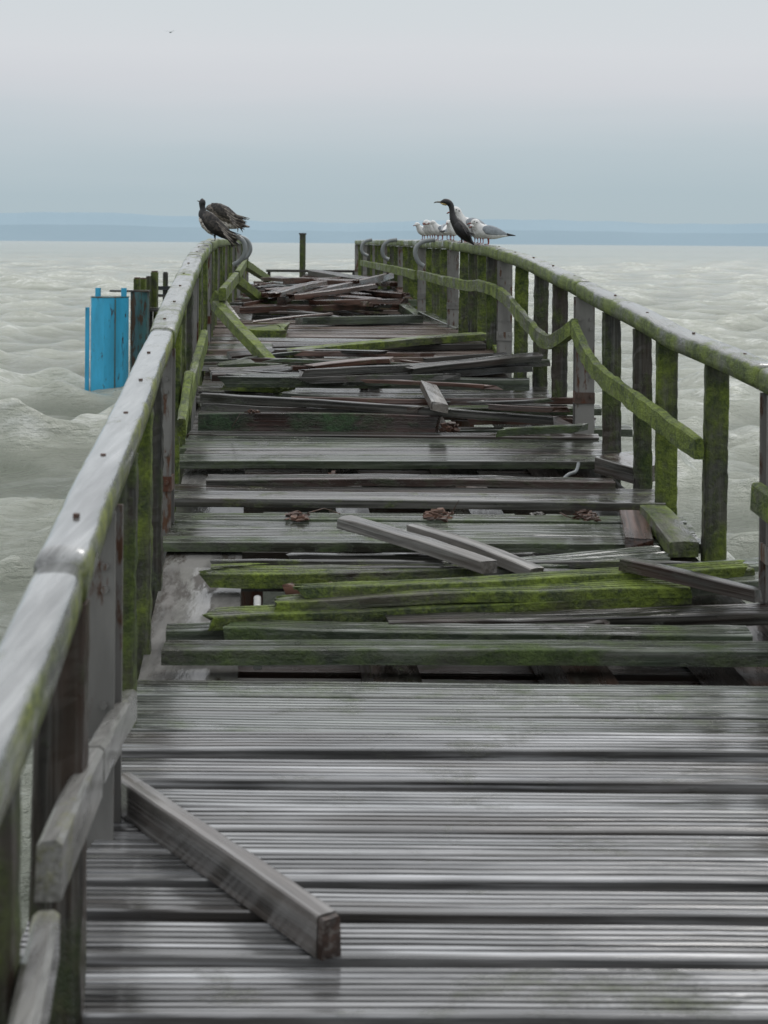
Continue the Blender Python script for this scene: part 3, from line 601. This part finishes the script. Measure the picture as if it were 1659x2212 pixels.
# ================================================================ BLUE STEEL PILE AND TIMBER PILES
YB=22.6
def wx(u,Y=YB): return P(u,V0,Y).x
def wz(u,v,Y=YB): return P(u,v,Y).z
base=Vector(((wx(195)+wx(273))/2,YB+0.1,0))
bp_=empty('steel_pile',base,label='bright blue steel sheet pile with rust spots standing in the water',cat='steel pile')
def prism(prof,z0,z1):
    n=len(prof); return [(p[0],p[1],z) for z in (z0,z1) for p in prof],[(i,(i+1)%n,n+(i+1)%n,n+i) for i in range(n)]+[tuple(range(n))[::-1],tuple(range(n,2*n))]
ht=wz(235,643); W=wx(273)-wx(195)
prof=[(-W/2,-0.02),(-W/2+0.05,-0.20),(-0.02,-0.27),(W/2-0.13,-0.24),(W/2,-0.04),(W/2,0.16),(W/2-0.08,0.25),(-W/2+0.08,0.25),(-W/2,0.18)]
MB().add(*prism(prof,-1,ht)).build('pile_body',M_blue,Matrix.Translation(base),bp_)
fl=[(-W/2-0.07,-0.09),(-W/2-0.012,-0.09),(-W/2-0.012,-0.055),(-W/2-0.07,-0.055)]
MB().add(*prism(fl,-1,wz(190,664))).build('side_flange',M_blue,Matrix.Translation(base),bp_)
MB().add(*prism([(W/2-0.145,-0.262),(W/2-0.125,-0.262),(W/2-0.125,-0.2445),(W/2-0.145,-0.2465)],-1,ht-0.02)).build('weld_seam',M_bluer,Matrix.Translation(base),bp_)
MB().add(*prism([(p[0]*1.02,p[1]*1.02) for p in prof],ht+0.002,ht+0.014)).build('top_rim',M_bluer,Matrix.Translation(base),bp_)
for u in (210,266):
    MB().box((wx(u)-base.x,0,ht+0.08),(0.075,0.08,0.13),ch=0.01).build('lifting_lug',M_blue,Matrix.Translation(base),bp_)
b2=Vector((wx(287),YB+0.75,0))
sp=empty('steel_pile',b2,label='rusty green sheet pile half hidden behind the blue one',cat='steel pile')
MB().add(*prism([(-0.14,-0.1),(0.0,-0.2),(0.12,-0.1),(0.12,0.15),(-0.14,0.15)],-1,wz(287,637)+0.02)).build('pile_body',M_bluer,Matrix.Translation(b2),sp)
MB().add(*prism([(-0.46,-0.16),(0.15,-0.16),(0.15,0.12),(-0.46,0.12)],wz(287,637)+0.022,wz(287,637)+0.05)).build('top_plate',M_dark,Matrix.Translation(b2),sp)
def tpile(u0,u1,vt,Y,label,mat=M_postd,d=0.16,bars=()):
    x0,x1=P(u0,V0,Y).x,P(u1,V0,Y).x; z=P((u0+u1)/2,vt,Y).z; o=empty('timber_pile',((x0+x1)/2,Y,0),label=label,cat='timber pile')
    MB().box((0,0,(z-1)/2),(x1-x0,d,z+1),ch=0.012).build('pile_shaft',mat,None,o)
    MB().box((0,0,z+0.012),((x1-x0)*0.82,d*0.8,0.02),ch=0.01).build('pile_top',M_rusty if mat!=M_postd else M_dark,None,o)
    for (ua,ub,v,h) in bars:
        xa,xb=P(ua,V0,Y).x,P(ub,V0,Y).x
        MB().box(((xa+xb)/2-(x0+x1)/2,-d/2-0.04,P(u0,v,Y).z),(xb-xa,0.07,h),ch=0.006).build('cross_bar',M_dark,None,o)
tpile(291,303,602,23.6,'thick dark green timber pile right beside the sheet piles',M_post,0.2)
tpile(304,316,603,23.9,'dark green timber pile second from the sheet piles',M_post,0.2)
tpile(317,327,599,24.2,'narrow dark timber pile in the middle of the pile cluster',M_postd,0.2)
tpile(328,341,588,24.4,'tallest timber pile of the cluster with a rusty red top',M_post,0.2)
tpile(353,363,590,26,'slim dark pile carrying two short cross bars by the left railing',M_postd,0.1,((342,380,622,0.07),(342,378,638,0.05)))
lp=P(345,668,24)
o=MB().box((0,0,0),(0.5,0.5,0.06),ch=0.01).box((-0.15,-0.05,-0.3),(0.1,0.1,0.54)).box((0.15,-0.05,-0.3),(0.1,0.1,0.54)).build('mooring_platform',M_deckd,Matrix.Translation(lp)); tag(o,'small grey platform ledge at the foot of the pile cluster','platform')
MB().box((0,0,-0.62),(0.45,0.4,0.1)).tube([(0,0,-0.6),(0,0,-2.4)],0.08,10).build('platform_leg',M_dark,None,o)
# ================================================================ BIRDS
def legs(o,mat,k,x,ys,ztop,foot=4.5,thigh=1.8):
    for s in (-1,1):
        mb=MB().tube([(k*x,k*s*ys,0.004),(k*(x-0.6),k*s*ys,k*ztop*0.4),(k*(x+0.5),k*s*ys*0.9,k*ztop)],[k*0.9,k*0.95,k*thigh],8)
        vs=[(k*(x-1),k*s*ys,0.003),(k*(x+foot),k*(s*ys-foot*0.6),0.003),(k*(x+foot*1.1),k*s*ys,0.003),(k*(x+foot),k*(s*ys+foot*0.6),0.003)]
        vs+=[(a,b,c+0.006) for a,b,c in vs]
        mb.add(vs,[(3,2,1,0),(4,5,6,7),(0,1,5,4),(1,2,6,5),(2,3,7,6),(3,0,4,7)]); mb.build('leg',mat,None,o)
def eye(o,k,x,y,z,r):
    for s in (-1,1): MB().loft([(x-r,z,0.15*r,0.15*r,s*y),(x-r*0.6,z,r*.8,r*.8,s*y),(x,z,r,r,s*y),(x+r*0.6,z,r*.8,r*.8,s*y),(x+r,z,0.15*r,0.15*r,s*y)],8,k).build('eye',M_black,None,o,True)
def gull(u,Y,face,label,s=1.0,young=False,hunch=0.0,yaw=0,xo=0.0):
    x=RX(Y)+xo; o=empty('gull',(x,Y,railz(Y)+0.001),(math.pi if face<0 else 0)+yaw,label,'gull',None)
    k=0.0045*s; hz=-6*hunch-6; bm=M_gullb if young else M_gull
    MB().loft([(-38,18,3,1),(-30,19,7,3),(-19,21,10,8),(-7,23,12.5,12),(5,26,13,13),(15,30.5,11.5,12.5),(21,36+hz*0.3+2,8.8,9.2),(25,47+hz*0.9,7,7.4),(28,52+hz,7,7),(32,53.5+hz,6.4,6.2),(36,52+hz,4.3,4.1),(39,51+hz,1.6,1.6)],16,k,0.05).build('body',bm,None,o,True)
    MB().loft([(37.5,50.8+hz,1.7,1.7),(42,50.2+hz,1.3,1.4),(46,49+hz,0.9,1.1),(48,47.6+hz,0.3,0.3)],8,k).build('bill',M_bill,None,o,True)
    for sd in (-1,1):
        w=MB().loft([(17,30,1.2,2,sd*10),(12,31,2.4,8,sd*11.3),(2,30,2.8,10,sd*12),(-12,27,2.6,8.5,sd*10.4),(-26,23,1.8,5,sd*7),(-34,21,1.3,3,sd*4)],10,k).build('wing',M_gullw,None,o,True)
        MB().loft([(-29,22,1.6,3.4,sd*5),(-40,20.5,1.3,2.6,sd*2.5),(-53,19,0.6,0.8,sd*1.2)],8,k).build('wing_tip',M_black,None,w,True)
    eye(o,k,33,5.6,54.5+hz,1.2)
    for sd in (-1,1): MB().loft([(26.5,52.5+hz,.3,.3,sd*6.7),(28,52.5+hz,.9,1.8,sd*6.7),(29.5,52.5+hz,.3,.3,sd*6.7)],6,k).build('ear_spot',M_wing,None,o,True)
    legs(o,M_leg,k,3,4,15)
def Yr(u): return Yside(u,1)
far=[(916,'first small white gull at the left end of the row, on the right railing'),(927,'second white gull from the left in the small row'),(938,'third white gull from the left in the small row'),(948,'fourth white gull from the left in the small row'),(958,'fifth white gull from the left in the small row'),(968,'sixth white gull from the left, close before the cormorant'),(978,'seventh small white gull, right beside the black cormorant')]
for i,(u,l) in enumerate(far): gull(u,Yr(u),-1 if i!=5 else 1,l,0.95+rn(0.07),hunch=random.random(),yaw=rn(0.6)+0.7)
gull(1006,Yr(1006)+0.2,-1,'brownish young gull just behind the cormorant back',1.15,young=True,yaw=0.9,xo=0.01)
gull(1020,Yr(1019)+0.1,-1,'large white gull with raised head, tallest of the gulls',1.35,hunch=-0.6,yaw=0.6)
gull(1030,Yr(1030),1,'small white gull tucked in front of the tall one',0.85,hunch=0.8,yaw=-2.0)
gull(1043,Yr(1042),-1,'hunched white gull standing beside the nearest gull',0.9,hunch=0.9,yaw=0.8)
gull(1062,Yr(1058),-1,'nearest white gull at the right with dark tipped tail pointing right',0.98,hunch=0.2,yaw=0.12)
def corm(x,Y,rz,st,k,label,mat,legx,legz,bill=None,wing=None,wm=M_wing,nf=5,fm=None,thigh=3.0,rough=0.12,spread=3.0):
    o=empty('cormorant',(x,Y,railz(Y)+0.001),rz,label,'cormorant'); r_=random.Random(len(label))
    MB().loft(st,20,k,rough).build('body',mat,None,o,True)
    if bill: MB().loft(bill,8,k).build('bill',M_billc,None,o,True)
    for sd in (-1,1):
        if wing:
            w=MB().loft([(a[0],a[1],a[2],a[3],sd*a[4]) for a in wing],12,k,0.15).build('wing',wm,None,o,True)
            tx,tz=wing[-1][0],wing[-1][1]
            for q in range(nf):
                mx,mz=wing[2][0]-q*2.5,wing[2][1]-q*4+8
                MB().loft([(mx,mz,0.8,1.4,sd*(wing[2][4]+2.2)),((mx+tx)/2-1,(mz+tz)/2-q*1.5+1,1.1,1.8,sd*(wing[3][4]+2.6)),(tx-8+q*2.0+r_.uniform(-5,5),tz+10-q*spread+r_.uniform(-2,2),0.3,0.6,sd*(wing[-1][4]+1.6))],6,k).build('flight_feather',(fm or (M_corm,M_cormb))[q%2],None,w,True)
    legs(o,M_blk,k,legx,4.5,legz,7,thigh)
    return o
YC=13.9
k=YC/F*1.13
c=corm(P(997,V0,YC).x,YC,math.pi-0.1,[(41,79,1.5,1.5),(37,79.5,4,3.8),(32,80,5.6,5.4),(26,78.5,6.2,6),(21,73,5.4,5.5),(19,65,5.2,5.2),(18,56,5.8,5.8),(15,46,8,8),(8,36,10.5,11),(1,26,12,12.5),(-6,17,11,11),(-13,9,7.5,7.5),(-19,3,6,3.5),(-27,-5,6,1.2)],k,'black cormorant with upright neck facing left on the right railing',M_corm,0,14,
   [(40,79,2,1.9),(46,79,1.4,1.5),(51,78.5,1.0,1.2),(54,77,0.3,0.4)],[(12,42,1.5,3,6.5),(8,36,2.5,7,9.5),(0,27,2.6,8,11),(-8,17,2.2,6.5,9.5),(-16,7,1.3,4,5.5)],M_corm,nf=3,fm=(M_corm,M_wing),rough=0.04,spread=1.0)
MB().loft([(41,76.8,1,0.7),(36,75.4,4,2.1),(31,74.4,4.6,2.4),(27,74,2,1)],8,k).build('throat_patch',M_yel,None,c,True)
YL=14.0; k=YL/F*1.04
x=P(466,V0,YL).x
c=corm(x,YL,math.pi+0.12,[(26,88,2,2),(27,86,5.5,5),(28,80,7.4,7),(28,73,6,6),(27,66,6.5,6.5),(27,59,9,10),(21,50,14,15),(11,39,16,17),(-1,28,16,15),(-14,18,13,11),(-26,9,9,6.5),(-38,1,9,3.2),(-50,-7,9,1.4)],k,'dark cormorant with small raised head and drooping wings on the left railing',M_corm,2,14,
   [(31,82,2,1.8),(35,83,1.2,1.3),(39,84,0.6,0.6)],[(24,60,2,6,10),(17,51,3,12,15),(2,37,3,13,17),(-18,21,2.5,10,14),(-44,2,1.5,4,9)],nf=9,fm=(M_wing,M_feath),spread=3.2)
MB().loft([(34,54,3,1.5),(32,45,10,4),(25,32,12,5),(14,20,9,4),(6,13,2,1)],12,k,0.3).build('pale_breast',M_pale,None,c,True)
YL=16.6; k=YL/F*1.05
c=corm(P(484,V0,YL).x,YL,math.pi-0.1,[(36,58,4,4),(32,62,9,7),(22,60,14,12),(8,52,16,15),(-8,42,15,14),(-22,34,12,9),(-35,28,9,5),(-52,24,9,1.5)],k,'mottled brown cormorant with tucked head behind the dark one',M_cormb,-2,32,None,
   [(26,68,2,5,9),(15,65,3,9,14),(0,56,3,11,17),(-19,44,2.4,8,13),(-42,31,1.4,3,7)],M_wing,nf=9,fm=(M_feath,M_wing),thigh=6,spread=3.4)
MB().loft([(16,42,3,2),(6,34,12,7),(-9,27,12,8),(-24,25,9,6),(-38,25,2,1)],12,k,0.25).build('pale_belly',M_pale,None,c,True)
q=P(368,70,160)
o=MB().loft([(-0.25,0,0.02,0.02),(-0.1,0,0.08,0.07),(0.1,0.02,0.08,0.07),(0.25,0.03,0.02,0.02)],8).add([(0.1,0.05,0.03),(-0.08,0.05,0.03),(0.0,0.4,0.18),(0.15,0.4,0.2),(-0.05,0.85,0.08)],[(0,1,2,3),(3,2,4)]).add([(0.1,-0.05,0.03),(-0.08,-0.05,0.03),(0.0,-0.4,0.18),(0.15,-0.4,0.2),(-0.05,-0.85,0.08)],[(0,1,2,3),(3,2,4)]).build('flying_bird',M_gullw,Matrix.Translation(q)@Matrix.Rotation(1.2,4,'Z'))
tag(o,'tiny distant bird gliding high in the grey sky','bird')
# ================================================================ LIGHT, SKY, CAMERA
w=bpy.data.worlds.new("World"); bpy.context.scene.world=w; w.use_nodes=True; nt=w.node_tree; nt.nodes.clear(); L=nt.links
tc=N(nt,'ShaderNodeTexCoord'); sx=N(nt,'ShaderNodeSeparateXYZ'); L.new(tc.outputs['Generated'],sx.inputs[0])
mp=N(nt,'ShaderNodeMapping'); mp.inputs['Scale'].default_value=(1.2,1.2,12); L.new(tc.outputs['Generated'],mp.inputs['Vector'])
nz=tnoise(nt,mp.outputs[0],1.6,4,0.5)
zz=math_(nt,'ADD',sx.outputs[2],math_(nt,'MULTIPLY',math_(nt,'SUBTRACT',nz,0.5),0.04))
r=ramp(nt,[(0.0,(0.42,0.515,0.56)),(0.035,(0.425,0.52,0.57)),(0.062,(0.48,0.56,0.605)),(0.082,(0.55,0.605,0.645)),(0.105,(0.635,0.655,0.69)),(0.128,(0.67,0.69,0.72)),(0.165,(0.645,0.69,0.715)),(0.4,(0.90,0.92,0.95)),(1.0,(1.35,1.37,1.40))],zz)
bg=N(nt,'ShaderNodeBackground'); L.new(r.outputs[0],bg.inputs[0]); bg.inputs[1].default_value=1.0
sk=N(nt,'ShaderNodeTexSky'); sk.sky_type='NISHITA'; sk.sun_disc=False; sk.sun_elevation=math.radians(48); sk.sun_rotation=math.radians(25)
b2=N(nt,'ShaderNodeBackground'); L.new(sk.outputs[0],b2.inputs[0]); b2.inputs[1].default_value=0.08
mx=N(nt,'ShaderNodeMixShader'); mx.inputs[0].default_value=0.03; L.new(bg.outputs[0],mx.inputs[1]); L.new(b2.outputs[0],mx.inputs[2])
ou=N(nt,'ShaderNodeOutputWorld'); L.new(mx.outputs[0],ou.inputs[0])
sd=bpy.data.lights.new('sun','SUN'); sd.energy=1.0; sd.angle=math.radians(25); sd.color=(1,0.97,0.93)
so=bpy.data.objects.new('sun',sd); C.objects.link(so)
az=math.radians(25); el=math.radians(48)
d=-Vector((math.sin(az)*math.cos(el),math.cos(az)*math.cos(el),math.sin(el))); so.rotation_euler=d.to_track_quat('-Z','Y').to_euler()
cam=bpy.data.cameras.new('camera'); co=bpy.data.objects.new('camera',cam); C.objects.link(co)
co.location=(0,0,CZ); co.rotation_euler=(math.radians(90),-ROLL,0)
cam.sensor_fit='HORIZONTAL'; cam.sensor_width=24; cam.lens=24*F/1659; cam.shift_y=-(1106-525)/1659
cam.clip_start=0.1; cam.clip_end=60000
cam.dof.use_dof=True; cam.dof.focus_distance=9.5; cam.dof.aperture_fstop=4.8
bpy.context.scene.camera=co
vs=bpy.context.scene.view_settings; vs.view_transform='Standard'; vs.look='None'; vs.exposure=0
